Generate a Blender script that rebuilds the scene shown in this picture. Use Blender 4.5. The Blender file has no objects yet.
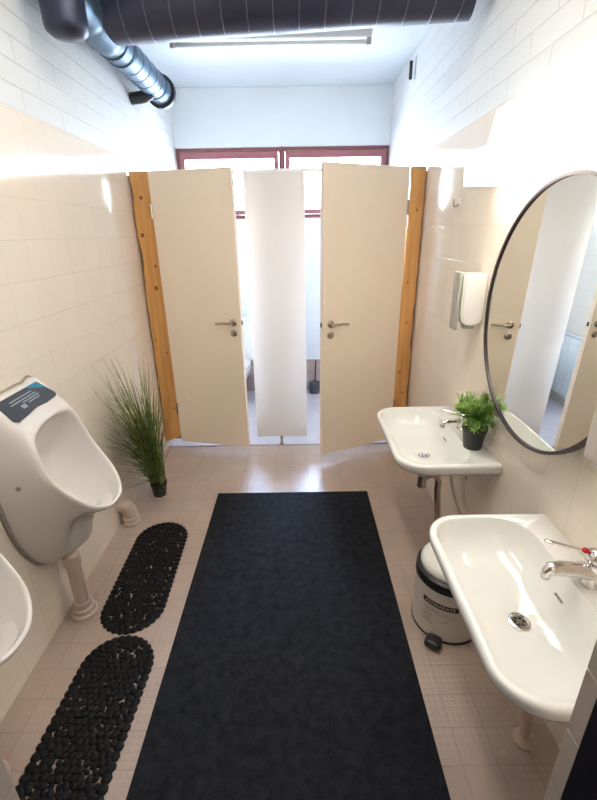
import bpy, bmesh, math, random
import numpy as np
from mathutils import Vector, Matrix
random.seed(7)
PI = math.pi
C = bpy.context.scene.collection
sc = bpy.context.scene

# ------------------------------------------------------------------ materials
def newmat(name):
    m = bpy.data.materials.new(name); m.use_nodes = True
    nt = m.node_tree; b = nt.nodes['Principled BSDF']
    return m, nt, b
def setp(b, **k):
    names = dict(col='Base Color', rough='Roughness', metal='Metallic', coat='Coat Weight', coatr='Coat Roughness',
                 spec='Specular IOR Level', ecol='Emission Color', e='Emission Strength', sheen='Sheen Weight', sss='Subsurface Weight')
    for a, v in k.items():
        if a in ('col', 'ecol') and len(v) == 3: v = (*v, 1)
        b.inputs[names[a]].default_value = v
def mat(name, col, rough=.5, metal=0., noise=.04, nscale=12., bump=0., bscale=60., **k):
    m, nt, b = newmat(name)
    setp(b, rough=rough, metal=metal, **k)
    N = nt.nodes; L = nt.links
    tc = N.new('ShaderNodeTexCoord')
    no = N.new('ShaderNodeTexNoise'); no.inputs['Scale'].default_value = nscale; no.inputs['Detail'].default_value = 4
    L.new(tc.outputs['Object'], no.inputs['Vector'])
    cr = N.new('ShaderNodeValToRGB')
    cr.color_ramp.elements[0].position = .3; cr.color_ramp.elements[1].position = .7
    cr.color_ramp.elements[0].color = (*[c * (1 - noise) for c in col], 1)
    cr.color_ramp.elements[1].color = (*[min(1, c * (1 + noise)) for c in col], 1)
    L.new(no.outputs['Fac'], cr.inputs['Fac']); L.new(cr.outputs['Color'], b.inputs['Base Color'])
    if bump:
        n2 = N.new('ShaderNodeTexNoise'); n2.inputs['Scale'].default_value = bscale; n2.inputs['Detail'].default_value = 3
        L.new(tc.outputs['Object'], n2.inputs['Vector'])
        bp = N.new('ShaderNodeBump'); bp.inputs['Strength'].default_value = bump; bp.inputs['Distance'].default_value = .004
        L.new(n2.outputs['Fac'], bp.inputs['Height']); L.new(bp.outputs['Normal'], b.inputs['Normal'])
    return m
def M_(nt, op, a, b=None, c=None):
    n = nt.nodes.new('ShaderNodeMath'); n.operation = op
    for i, v in enumerate((a, b, c)):
        if v is None: continue
        if isinstance(v, (int, float)): n.inputs[i].default_value = v
        else: nt.links.new(v, n.inputs[i])
    return n.outputs[0]

CREAM = (.87, .785, .68)
def wall_mat(name, axis, z0, rowh, tw, split, u0=0., tile=CREAM, brick=(.70, .71, .71)):
    """cream glazed tiles up to `split`, painted white bricks above"""
    m, nt, b = newmat(name); N = nt.nodes; L = nt.links
    tc = N.new('ShaderNodeTexCoord'); sp = N.new('ShaderNodeSeparateXYZ'); L.new(tc.outputs['Object'], sp.inputs[0])
    u = M_(nt, 'ADD', sp.outputs[axis], 40 * tw + u0)
    z = M_(nt, 'ADD', sp.outputs[2], 40 * rowh - z0)
    c1 = N.new('ShaderNodeCombineXYZ'); L.new(u, c1.inputs[0]); L.new(z, c1.inputs[1])
    t = N.new('ShaderNodeTexBrick'); t.offset = 0; t.squash = 1
    L.new(c1.outputs[0], t.inputs['Vector'])
    for k, v in (('Scale', 1.), ('Mortar Size', .0013), ('Mortar Smooth', .3), ('Brick Width', tw), ('Row Height', rowh), ('Bias', 0.)): t.inputs[k].default_value = v
    t.inputs['Color1'].default_value = (*tile, 1)
    t.inputs['Color2'].default_value = (*[c * .97 for c in tile], 1)
    t.inputs['Mortar'].default_value = (*[c * .86 for c in tile], 1)
    u2 = M_(nt, 'ADD', sp.outputs[axis], 31 * .31 - .02)
    z2 = M_(nt, 'ADD', sp.outputs[2], 88 * .0865 - split)
    c2 = N.new('ShaderNodeCombineXYZ'); L.new(u2, c2.inputs[0]); L.new(z2, c2.inputs[1])
    k_ = N.new('ShaderNodeTexBrick'); k_.offset = .5
    L.new(c2.outputs[0], k_.inputs['Vector'])
    for k, v in (('Scale', 1.), ('Mortar Size', .0045), ('Mortar Smooth', .6), ('Brick Width', .31), ('Row Height', .0865), ('Bias', 0.)): k_.inputs[k].default_value = v
    k_.inputs['Color1'].default_value = (*brick, 1)
    k_.inputs['Color2'].default_value = (*[c * .97 for c in brick], 1)
    k_.inputs['Mortar'].default_value = (*[c * .84 for c in brick], 1)
    up = M_(nt, 'GREATER_THAN', sp.outputs[2], split)
    mx = N.new('ShaderNodeMix'); mx.data_type = 'RGBA'
    L.new(up, mx.inputs[0]); L.new(t.outputs['Color'], mx.inputs[6]); L.new(k_.outputs['Color'], mx.inputs[7])
    L.new(mx.outputs[2], b.inputs['Base Color'])
    L.new(M_(nt, 'MULTIPLY_ADD', up, .38, .14), b.inputs['Roughness'])
    # heights
    no = N.new('ShaderNodeTexNoise'); no.inputs['Scale'].default_value = 5.; L.new(tc.outputs['Object'], no.inputs['Vector'])
    n3 = N.new('ShaderNodeTexNoise'); n3.inputs['Scale'].default_value = 45.; n3.inputs['Detail'].default_value = 3; L.new(tc.outputs['Object'], n3.inputs['Vector'])
    ht = M_(nt, 'SUBTRACT', M_(nt, 'MULTIPLY', no.outputs['Fac'], 1.2), t.outputs['Fac'])
    hb = M_(nt, 'SUBTRACT', M_(nt, 'MULTIPLY', n3.outputs['Fac'], .5), M_(nt, 'MULTIPLY', k_.outputs['Fac'], 2.0))
    h = M_(nt, 'ADD', M_(nt, 'MULTIPLY', up, hb), M_(nt, 'MULTIPLY', M_(nt, 'SUBTRACT', 1., up), ht))
    bp = N.new('ShaderNodeBump'); bp.inputs['Strength'].default_value = .5; bp.inputs['Distance'].default_value = .0015
    L.new(h, bp.inputs['Height']); L.new(bp.outputs['Normal'], b.inputs['Normal'])
    return m

def floor_mat():
    m, nt, b = newmat('floor_tiles'); N = nt.nodes; L = nt.links
    tc = N.new('ShaderNodeTexCoord'); sp = N.new('ShaderNodeSeparateXYZ'); L.new(tc.outputs['Object'], sp.inputs[0])
    P = .1162
    x = M_(nt, 'ADD', sp.outputs[0], 20 * P - .049); y = M_(nt, 'ADD', sp.outputs[1], 20 * P - .0354)
    c1 = N.new('ShaderNodeCombineXYZ'); L.new(x, c1.inputs[0]); L.new(y, c1.inputs[1])
    t = N.new('ShaderNodeTexBrick'); t.offset = 0; L.new(c1.outputs[0], t.inputs['Vector'])
    for k, v in (('Scale', 1.), ('Mortar Size', .0016), ('Mortar Smooth', .3), ('Brick Width', P), ('Row Height', P), ('Bias', 0.)): t.inputs[k].default_value = v
    base = (.57, .445, .375)
    t.inputs['Color1'].default_value = (*base, 1); t.inputs['Color2'].default_value = (*[c * .96 for c in base], 1)
    t.inputs['Mortar'].default_value = (*[c * .86 for c in base], 1)
    no = N.new('ShaderNodeTexNoise'); no.inputs['Scale'].default_value = 3.; no.inputs['Detail'].default_value = 5; L.new(tc.outputs['Object'], no.inputs['Vector'])
    mx = N.new('ShaderNodeMix'); mx.data_type = 'RGBA'; mx.blend_type = 'MULTIPLY'; mx.inputs[0].default_value = .25
    L.new(t.outputs['Color'], mx.inputs[6]); L.new(no.outputs['Color'], mx.inputs[7])
    # keep the hue of the tile: feed grey noise
    L.new(no.outputs['Fac'], mx.inputs[7]); L.new(mx.outputs[2], b.inputs['Base Color'])
    q = P / 5
    sx = M_(nt, 'ABSOLUTE', M_(nt, 'SINE', M_(nt, 'MULTIPLY', x, PI / q))); sy = M_(nt, 'ABSOLUTE', M_(nt, 'SINE', M_(nt, 'MULTIPLY', y, PI / q)))
    kn = M_(nt, 'POWER', M_(nt, 'MULTIPLY', sx, sy), .8)
    h = M_(nt, 'SUBTRACT', M_(nt, 'ADD', M_(nt, 'MULTIPLY', kn, .8), M_(nt, 'MULTIPLY', no.outputs['Fac'], .8)), t.outputs['Fac'])
    bp = N.new('ShaderNodeBump'); bp.inputs['Strength'].default_value = .9; bp.inputs['Distance'].default_value = .0016
    L.new(h, bp.inputs['Height']); L.new(bp.outputs['Normal'], b.inputs['Normal'])
    setp(b, rough=.22)
    return m

def wood_mat():
    m, nt, b = newmat('varnished_pine'); N = nt.nodes; L = nt.links
    tc = N.new('ShaderNodeTexCoord'); mp = N.new('ShaderNodeMapping'); L.new(tc.outputs['Object'], mp.inputs[0])
    mp.inputs['Scale'].default_value = (14, 14, .9)
    no = N.new('ShaderNodeTexNoise'); no.inputs['Scale'].default_value = 2.2; no.inputs['Detail'].default_value = 5; L.new(mp.outputs[0], no.inputs['Vector'])
    cr = N.new('ShaderNodeValToRGB'); e = cr.color_ramp.elements
    e[0].position = .3; e[0].color = (.56, .26, .07, 1); e[1].position = .7; e[1].color = (.80, .43, .14, 1)
    L.new(no.outputs['Fac'], cr.inputs['Fac'])
    L.new(cr.outputs['Color'], b.inputs['Base Color']); setp(b, rough=.38, coat=.3, coatr=.2)
    return m

def rug_mat():
    m, nt, b = newmat('navy_carpet'); N = nt.nodes; L = nt.links
    tc = N.new('ShaderNodeTexCoord')
    no = N.new('ShaderNodeTexNoise'); no.inputs['Scale'].default_value = 420; no.inputs['Detail'].default_value = 3; L.new(tc.outputs['Object'], no.inputs['Vector'])
    n2 = N.new('ShaderNodeTexNoise'); n2.inputs['Scale'].default_value = 26; n2.inputs['Detail'].default_value = 6; n2.inputs['Roughness'].default_value = .7; L.new(tc.outputs['Object'], n2.inputs['Vector'])
    s = M_(nt, 'ADD', M_(nt, 'MULTIPLY', no.outputs['Fac'], .5), M_(nt, 'MULTIPLY', n2.outputs['Fac'], .5))
    cr = N.new('ShaderNodeValToRGB'); e = cr.color_ramp.elements
    e[0].position = .35; e[0].color = (.0075, .0079, .0098, 1); e[1].position = .68; e[1].color = (.034, .0355, .043, 1)
    L.new(s, cr.inputs['Fac']); L.new(cr.outputs['Color'], b.inputs['Base Color'])
    bp = N.new('ShaderNodeBump'); bp.inputs['Strength'].default_value = .8; bp.inputs['Distance'].default_value = .003
    L.new(no.outputs['Fac'], bp.inputs['Height']); L.new(bp.outputs['Normal'], b.inputs['Normal'])
    setp(b, rough=1., spec=.1)
    return m

def glass_mat():
    m = bpy.data.materials.new('window_glass'); m.use_nodes = True; nt = m.node_tree; nt.nodes.clear()
    o = nt.nodes.new('ShaderNodeOutputMaterial'); mx = nt.nodes.new('ShaderNodeMixShader'); tr = nt.nodes.new('ShaderNodeBsdfTransparent'); gl = nt.nodes.new('ShaderNodeBsdfGlossy')
    fr = nt.nodes.new('ShaderNodeFresnel'); fr.inputs[0].default_value = 1.3
    gl.inputs['Roughness'].default_value = .02; tr.inputs['Color'].default_value = (.95, .98, 1, 1)
    nt.links.new(fr.outputs[0], mx.inputs[0]); nt.links.new(tr.outputs[0], mx.inputs[1]); nt.links.new(gl.outputs[0], mx.inputs[2]); nt.links.new(mx.outputs[0], o.inputs[0])
    return m

WHITE_CER = mat('white_ceramic', (.85, .855, .835), rough=.12, noise=.008, coat=.5, coatr=.05)
URI_CER = mat('urinal_ceramic', (.78, .755, .73), rough=.2, noise=.008, coat=.3)
CHROME = mat('chrome', (.78, .76, .74), rough=.12, metal=1, noise=.02)
DULLCHROME = mat('worn_chrome', (.50, .44, .38), rough=.25, metal=1, noise=.1)
BRUSHED = mat('brushed_steel', (.50, .45, .39), rough=.2, metal=1, noise=.03)
DOORC = mat('door_paint', (.90, .775, .635), rough=.38, noise=.02, nscale=3)
PANELC = mat('panel_paint', (.77, .72, .69), rough=.35, noise=.015, nscale=3)
WHITEP = mat('white_paint', (.72, .76, .78), rough=.5, noise=.02, nscale=4, bump=.1)
CEIL = mat('ceiling_paint', (.58, .64, .67), rough=.7, noise=.02, nscale=3)
REDWOOD = mat('red_window_paint', (.22, .075, .07), rough=.5, noise=.15, nscale=20)
WOOD = wood_mat()
KNOT = mat('pine_knot', (.25, .09, .02), rough=.4, noise=.3, nscale=60)
BLACKR = mat('black_rubber', (.005, .005, .006), rough=.5, noise=.2, nscale=40, spec=.2)
BLACKP = mat('black_plastic', (.018, .018, .019), rough=.4, noise=.1)
POTM = mat('dark_pot_plastic', (.03, .03, .034), rough=.45, noise=.1)
POTG = mat('dark_green_pot_plastic', (.010, .018, .012), rough=.45, noise=.1)
DUCT = mat('dark_galvanised_duct', (.050, .055, .095), rough=.40, metal=.55, noise=.12, nscale=4)
SEAM = mat('duct_seam', (.13, .135, .20), rough=.35, metal=.6)
GALV = mat('galvanised_duct', (.09, .15, .22), rough=.42, metal=.6, noise=.25, nscale=7)
PINKPIPE = mat('painted_drain_pipe', (.56, .44, .37), rough=.3, noise=.03)
HOSE = mat('plastic_supply_pipe', (.74, .66, .58), rough=.4, noise=.03)
GREY = mat('grey_gasket', (.36, .32, .28), rough=.6)
DARKFRAME = mat('dark_frame_paint', (.010, .009, .016), rough=.35, noise=.1)
MIRROR = mat('mirror_glass', (.84, .87, .85), rough=.0, metal=1, noise=.0)
MFRAME = mat('dark_mirror_frame', (.035, .022, .025), rough=.35, noise=.1)
BINM = mat('bin_white_enamel', (.72, .67, .61), rough=.3, noise=.02)
LIDM = mat('bin_lid_enamel', (.82, .82, .78), rough=.25, noise=.01)
BROWN = mat('label_brown', (.055, .028, .022), rough=.5)
PRINT = mat('faded_print', (.42, .37, .33), rough=.5)
LETTER = mat('label_letter', (.75, .70, .64), rough=.5)
STICK = mat('sticker_charcoal', (.045, .055, .075), rough=.4, noise=.1)
STBLUE = mat('sticker_blue', (.03, .22, .38), rough=.4, noise=.1)
STLINE = mat('sticker_print', (.33, .36, .42), rough=.5)
WPLAS = mat('white_plastic', (.86, .85, .84), rough=.3, noise=.01)
GPLAS = mat('grey_plastic', (.42, .43, .38), rough=.3, noise=.1, nscale=20)
PPLAS = mat('pale_pink_plastic', (.70, .62, .58), rough=.35, noise=.03)
PURPLE = mat('dark_smoked_plastic', (.02, .008, .03), rough=.15)
RED = mat('red_marker', (.55, .01, .03), rough=.3)
TUBEOFF = mat('unlit_tube_glass', (.80, .82, .80), rough=.3)
RAD = mat('radiator_enamel', (.82, .86, .88), rough=.35, noise=.01)
SOIL = mat('potting_soil', (.02, .015, .01), rough=.9)
def leafmat(name, a, b_):
    m, nt, b = newmat(name); N = nt.nodes; L = nt.links
    tc = N.new('ShaderNodeTexCoord'); no = N.new('ShaderNodeTexNoise'); no.inputs['Scale'].default_value = 22; L.new(tc.outputs['Object'], no.inputs['Vector'])
    cr = N.new('ShaderNodeValToRGB'); e = cr.color_ramp.elements; e[0].position = .35; e[0].color = (*a, 1); e[1].position = .65; e[1].color = (*b_, 1)
    L.new(no.outputs['Fac'], cr.inputs['Fac']); L.new(cr.outputs['Color'], b.inputs['Base Color']); setp(b, rough=.45)
    return m
GRASS = leafmat('grass_blades', (.06, .13, .022), (.30, .40, .10))
GRASSD = leafmat('dry_grass_blades', (.14, .13, .04), (.38, .36, .16))
LEAF = leafmat('small_plant_leaves', (.09, .24, .035), (.42, .60, .17))
LAMPM = mat('lit_opal_diffuser', (.9, .88, .82), rough=.4, ecol=(1, .90, .76), e=5.0)
LAMPU = mat('glowing_lamp_cover', (.9, .88, .82), rough=.4, ecol=(1, .92, .82), e=.75)
LAMPC = mat('added_fill_diffuser', (.9, .88, .82), rough=.4, ecol=(1, .93, .83), e=10.)

# ------------------------------------------------------------------ helpers
def obj(name, bm, m, parent=None, smooth=False, loc=None, mats=None):
    me = bpy.data.meshes.new(name); bmesh.ops.recalc_face_normals(bm, faces=bm.faces[:])
    bm.to_mesh(me); bm.free()
    for x in (mats or [m]): me.materials.append(x)
    if smooth:
        for p in me.polygons: p.use_smooth = True
    o = bpy.data.objects.new(name, me); C.objects.link(o)
    if parent: o.parent = parent
    if loc: o.location = loc
    return o
def sharp(o, ang=40):
    me = o.data
    for p in me.polygons: p.use_smooth = True
    me.set_sharp_from_angle(angle=math.radians(ang)); return o
def tag(o, label=None, cat=None, group=None, kind=None):
    if label: o['label'] = label
    if cat: o['category'] = cat
    if group: o['group'] = group
    if kind: o['kind'] = kind
    return o
def thing(name, label, cat, loc=(0, 0, 0), rz=0., group=None):
    o = bpy.data.objects.new(name, None); o.empty_display_size = .05; C.objects.link(o)
    o.location = loc; o.rotation_euler = (0, 0, rz)
    return tag(o, label, cat, group)
def struct(name, bm, m, parent=None, mats=None, smooth=False):
    o = obj(name, bm, m, parent, smooth, mats=mats)
    if not parent: o['kind'] = 'structure'
    return o
def box(bm, x0, x1, y0, y1, z0, z1, bev=0., mi=0):
    r = bmesh.ops.create_cube(bm, size=1); vs = r['verts']
    for v in vs:
        v.co = Vector((x0 + (v.co.x + .5) * (x1 - x0), y0 + (v.co.y + .5) * (y1 - y0), z0 + (v.co.z + .5) * (z1 - z0)))
    fs = list({f for v in vs for f in v.link_faces})
    for f in fs: f.material_index = mi
    if bev:
        es = list({e for v in vs for e in v.link_edges})
        bmesh.ops.bevel(bm, geom=es, offset=bev, segments=3, profile=.5, affect='EDGES')
    return bm
def nbox(*a, **k): return box(bmesh.new(), *a, **k)
def loft(bm, loops, cap0=True, cap1=True, closed=True):
    rings = [[bm.verts.new(p) for p in L] for L in loops]; n = len(rings[0])
    for a, b in zip(rings, rings[1:]):
        for i in range(n if closed else n - 1):
            j = (i + 1) % n
            bm.faces.new((a[i], a[j], b[j], b[i]))
    if cap0: bm.faces.new(rings[0][::-1])
    if cap1: bm.faces.new(rings[-1])
    return rings
def ring(c, r, axis='z', n=24, ry=None, ph=0.):
    ry = ry or r; out = []
    for i in range(n):
        a = 2 * PI * i / n + ph; u, v = r * math.cos(a), ry * math.sin(a)
        if axis == 'z': out.append((c[0] + u, c[1] + v, c[2]))
        elif axis == 'x': out.append((c[0], c[1] + u, c[2] + v))
        else: out.append((c[0] + u, c[1], c[2] + v))
    return out
def lathe(bm, prof, c=(0, 0, 0), axis='z', n=32):
    """prof: list of (radius, height along axis)"""
    L = []
    for r, h in prof:
        cc = {'z': (c[0], c[1], c[2] + h), 'x': (c[0] + h, c[1], c[2]), 'y': (c[0], c[1] + h, c[2])}[axis]
        L.append(ring(cc, max(r, 1e-4), axis, n))
    loft(bm, L); return bm
def tube(bm, pts, r, n=14, cap=True):
    pts = [Vector(p) for p in pts]; L = []; up = None
    for i, p in enumerate(pts):
        t = (pts[min(i + 1, len(pts) - 1)] - pts[max(i - 1, 0)]).normalized()
        if up is None:
            up = Vector((0, 0, 1)) if abs(t.z) < .9 else Vector((1, 0, 0))
        s = t.cross(up).normalized(); up = s.cross(t).normalized()
        rr = r[i] if isinstance(r, (list, tuple)) else r
        L.append([p + s * (rr * math.cos(2 * PI * k / n)) + up * (rr * math.sin(2 * PI * k / n)) for k in range(n)])
    loft(bm, L, cap, cap); return bm
def smoothpath(pts, sub=6):
    pts = [Vector(p) for p in pts]; out = []
    for i in range(len(pts) - 1):
        p0 = pts[max(i - 1, 0)]; p1 = pts[i]; p2 = pts[i + 1]; p3 = pts[min(i + 2, len(pts) - 1)]
        for k in range(sub):
            t = k / sub
            out.append(.5 * ((2 * p1) + (p2 - p0) * t + (2 * p0 - 5 * p1 + 4 * p2 - p3) * t * t + (3 * p1 - p0 - 3 * p2 + p3) * t ** 3))
    out.append(pts[-1]); return out
def prism(bm, poly, y0, y1, axes='xz'):
    f = {'xz': lambda a, b, h: (a, h, b), 'yz': lambda a, b, h: (h, a, b), 'xy': lambda a, b, h: (a, b, h)}[axes]
    loft(bm, [[f(a, b, y0) for a, b in poly], [f(a, b, y1) for a, b in poly]]); return bm

XL, XR, YB, YF, ZC = -1.09, .85, 4.42, .50, 2.80
YR = -1.3
# ------------------------------------------------------------------ the room
struct('floor', nbox(XL - .1, XR + .1, YR - .1, YB + .1, -.1, 0), floor_mat())
struct('ceiling', nbox(XL - .1, XR + .1, YR - .1, YB + .1, ZC, ZC + .1), CEIL)
WL = wall_mat('left_wall_tiles_and_bricks', 1, 1.92, .155, .1635, 2.085, u0=.14)
WR = wall_mat('right_wall_tiles_and_bricks', 1, 1.64, .17, .1565, 2.10, u0=.13)
struct('wall_left', nbox(XL - .1, XL, YR - .1, YB + .1, 0, ZC), WL)
struct('wall_right', nbox(XR, XR + .1, YR - .1, YB + .1, 0, ZC), WR)
BT = wall_mat('back_wall_white_tiles', 0, 1.75, .155, .155, 5., tile=(.78, .83, .88))
bm = nbox(XL, XR, YB, YB + .1, 0, 1.755)
struct('wall_back', bm, BT)
bm = nbox(XL, -.132, YB - .012, YB + .1, 2.345, ZC - .002); box(bm, -.124, XR, YB - .012, YB + .1, 2.345, ZC - .002)
box(bm, XL, XR, YB + .002, YB + .1, 2.345, ZC - .001)
struct('trim_1', bm, WHITEP)
WF = wall_mat('front_wall_tiles', 0, 1.92, .155, .155, 2.085)
bm = nbox(XL, -.575, YF - .12, YF, 0, ZC); box(bm, .482, XR, YF - .12, YF, 0, ZC); box(bm, -.575, .482, YF - .12, YF, 2.12, ZC)
struct('wall_front', bm, WF)
struct('wall_rear', nbox(XL, XR, YR - .1, YR, 0, ZC), WHITEP)
# tile edging on the jamb corners, and the dark door frame behind it
for i, (x0, x1) in enumerate(((-.577, -.571), (.478, .484))):
    bm = bmesh.new(); z = 0.
    while z < 2.1:
        box(bm, x0, x1, YF - .034, YF + .001, z + .001, min(z + .152, 2.1), bev=.001); z += .155
    struct('trim_%d' % (i + 2), bm, mat('jamb_edge_tile', (.48, .42, .37), rough=.3))
bm = nbox(-.60, -.565, .30, YF - .036, 0, 2.14, bev=.002); box(bm, .474, .51, .30, YF - .036, 0, 2.14, bev=.002); box(bm, -.565, .474, .30, YF - .036, 2.10, 2.14, bev=.002)
struct('door_1', bm, DARKFRAME)

# window across the back wall: two sashes
def window(name, x0, x1, kname):
    f = bmesh.new(); y0, y1, z0, z1 = YB + .0, YB + .07, 1.757, 2.343
    for a in ((x0, x1, z0, z0 + .028), (x0, x1, z1 - .028, z1), (x0, x0 + .026, z0 + .028, z1 - .028), (x1 - .026, x1, z0 + .028, z1 - .028)):
        box(f, a[0], a[1], y0, y1, a[2], a[3], bev=.003)
    r = struct(name, f, REDWOOD)
    s = bmesh.new(); a0, a1, b0, b1 = x0 + .03, x1 - .03, z0 + .030, z1 - .032
    for a in ((a0, a1, b0, b0 + .042), (a0, a1, b1 - .055, b1), (a0, a0 + .042, b0 + .042, b1 - .055), (a1 - .042, a1, b0 + .042, b1 - .055)):
        box(s, a[0], a[1], y0 - .012, y1 - .02, a[2], a[3], bev=.004)
    obj('sash', s, mat('red_sash_paint', (.31, .11, .12), rough=.5, noise=.12, nscale=15), r)
    obj('pane', nbox(a0 + .04, a1 - .04, y0 + .02, y0 + .026, b0 + .04, b1 - .05), glass_mat(), r)
window('window_1', XL + .002, -.1285, 1)
window('window_2', -.1275, XR - .002, 2)
bm = nbox(XL + .005, XR - .005, YB - .022, YB - .002, 1.752, 1.766, bev=.002); box(bm, -.138, -.118, YB - .018, YB - .001, 1.766, 2.343)
struct('trim_4', bm, mat('window_sill_paint', (.25, .085, .085), rough=.5))
struct('trim_6', nbox(XL + .002, XR - .002, 3.108, YB - .034, 0.0005, .012, bev=.003), mat('cubicle_floor_daylight', (.64, .61, .66), rough=.3, noise=.03, nscale=30))  # added pale slab; bluish daylight on the cubicle floor put into its colour
# low ledge and pinkish skirting strip on the back wall
bm = nbox(XL + .002, XR - .002, YB - .012, YB - .001, 0, .355); struct('baseboard_back', bm, mat('skirting_tile', (.46, .37, .34), rough=.3))
bm = nbox(XL + .002, XR - .002, YB - .03, YB - .001, .357, .373, bev=.003); struct('trim_5', bm, WPLAS)

# ------------------------------------------------------------------ partition
YP = 3.12
def plank(name, label, left_pts, right_pts, knots, x0, y):
    t = thing(name, label, 'plank', (x0, y, 0))
    bm = bmesh.new(); N = 40; L = []
    def it(P, z):
        for (za, xa), (zb, xb) in zip(P, P[1:]):
            if za <= z <= zb: return xa + (xb - xa) * (z - za) / (zb - za)
        return P[-1][1]
    for i in range(N + 1):
        z = .06 + (2.005 - .06) * i / N
        w = .0022 * math.sin(z * 31) + .002 * math.sin(z * 53 + 1)
        a = it(left_pts, z) - x0 + w; b = it(right_pts, z) - x0 - w
        zb = z + max(0, .05 * (1 - i / 5.)) * (1 if x0 < 0 else 0); za = z + max(0, .05 * (1 - i / 5.)) * (0 if x0 < 0 else 1)
        L.append([(a, 0, za), (a + .004, -.016, za), (b - .004, -.016, zb), (b, 0, zb), (b - .003, .014, zb), (a + .003, .014, za)])
    loft(bm, L); o = obj('board', bm, WOOD, t); sharp(o, 50)
    lo_, hi_ = (XL + .002, it(right_pts, 1.) - .02) if x0 < 0 else (it(left_pts, 1.) + .02, XR - .002)
    obj('light_block_strip', nbox(lo_ - x0, hi_ - x0, .016, .034, .07, 1.985), mat('gap_shade', (.30, .17, .08), rough=.6), t)  # added dark strip; blocks backlight and shades the gap beside the plank
    for kx, kz, kr in knots:
        k = bmesh.new(); loft(k, [ring((kx - x0, -.0155, kz), kr, 'y', 12, kr * 1.2), ring((kx - x0, -.0172, kz), kr * .7, 'y', 12, kr * .8)])
        obj('knot', k, KNOT, t)
    return t
plank('wooden_plank', 'wavy-edged varnished pine plank standing beside the left cream wall', [(0, -1.088), (.5, -1.083), (1.2, -1.082), (1.5, -1.066), (1.68, -1.087), (1.86, -1.074), (2.1, -1.087)],
      [(0, -.958), (.4, -.955), (.9, -.945), (1.3, -.935), (1.6, -.945), (2.1, -.935)],
      [(-1.045, 1.62, .013), (-.985, 1.42, .010), (-1.0, 1.27, .014), (-.985, .80, .007), (-.99, .35, .008), (-1.02, 1.85, .012), (-1.055, .9, .006)], -1.02, 3.105)
plank('wooden_plank', 'narrow pine plank with small knots standing beside the right tiled wall', [(0, .715), (.5, .718), (.9, .722), (1.3, .735), (1.7, .742), (2.1, .738)],
      [(0, .838), (.55, .838), (.72, .846), (.82, .832), (1.2, .84), (1.7, .842), (2.1, .846)],
      [(.80, 1.75, .007), (.775, 1.28, .008), (.79, 1.0, .008), (.765, .62, .010), (.80, .45, .007)], .78, 3.105)
# middle fixed panel on a small foot
t = thing('partition_panel', 'tall narrow white fixed panel between the two open cubicle doors', 'partition', (-.14, YP - .014, .0))
obj('panel', nbox(-.205, .195, -.012, .012, .09, 1.985, bev=.002), PANELC, t)
bm = bmesh.new(); lathe(bm, [(.017, 0), (.017, .008), (.010, .012), (.010, .06), (.015, .064), (.015, .080)], (-.01, -.0, .012), n=16)
sharp(obj('foot', bm, BRUSHED, t))
bm = nbox(-.80, .865, -.012, .012, 1.986, 2.006, bev=.002)
obj('top_rail', bm, WPLAS, t)
# wall dividing the two cubicles
tag(obj('cubicle_divider', nbox(-.155, -.125, YP + .02, YB - .035, .12, 1.98, bev=.003), PANELC), 'white dividing partition running back to the window between the two cubicles', 'partition')

def door(name, label, hinge, free, handle_t, hz, flip):
    h = Vector((*hinge, 0)); f = Vector((*free, 0)); d = (f - h); w = d.length; ang = math.atan2(d.y, d.x)
    t = thing(name, label, 'door', h, ang)
    s = flip                                   # room side is local y*s < 0
    obj('leaf', nbox(0, w, -.019, .019, .085, 2.0, bev=.0025), DOORC, t)
    # lever set near the free edge, on the room side
    def P(x, y, z): return (x, y * s, z)
    hx = w - handle_t
    hb = bmesh.new()
    lathe(hb, [(.024, 0), (.024, -.006 * s), (.020, -.009 * s), (.010, -.010 * s), (.010, -.045 * s), (.009, -.052 * s)], (hx, -.019 * s, hz), 'y', 24)
    tube(hb, smoothpath([P(hx, -.062, hz), P(hx - .012, -.067, hz), P(hx - .06, -.067, hz), P(hx - .112, -.064, hz - .004)]), [.0095] * 6 + [.009] * 6 + [.008] * 7, 14)
    sharp(obj('door_handle', hb, BRUSHED, t), 50)
    kb = bmesh.new(); lathe(kb, [(.024, 0), (.024, -.006 * s), (.021, -.008 * s), (.012, -.0085 * s), (.011, -.014 * s)], (hx, -.019 * s, hz - .075), 'y', 24)
    sharp(obj('lock_rosette', kb, BRUSHED, t), 50)
    obj('latch', nbox(w - .002, w + .006, -.007, .007, hz - .02, hz + .01, bev=.002), BLACKP, t)
    for z in (.32, 1.72):
        b = bmesh.new(); lathe(b, [(.007, 0), (.007, .09)], (-.003, -.022 * s, z), 'z', 12); obj('hinge', b, BRUSHED, t)
    return t
door('cubicle_door', 'cream cubicle door standing ajar on the left, lever handle at its right edge', (-.942, 3.066), (-.392, 2.94), .055, 1.05, 1)
door('cubicle_door', 'cream cubicle door standing ajar on the right, lever handle at its left edge', (.718, 3.064), (.152, 2.79), .058, 1.055, -1)

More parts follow.
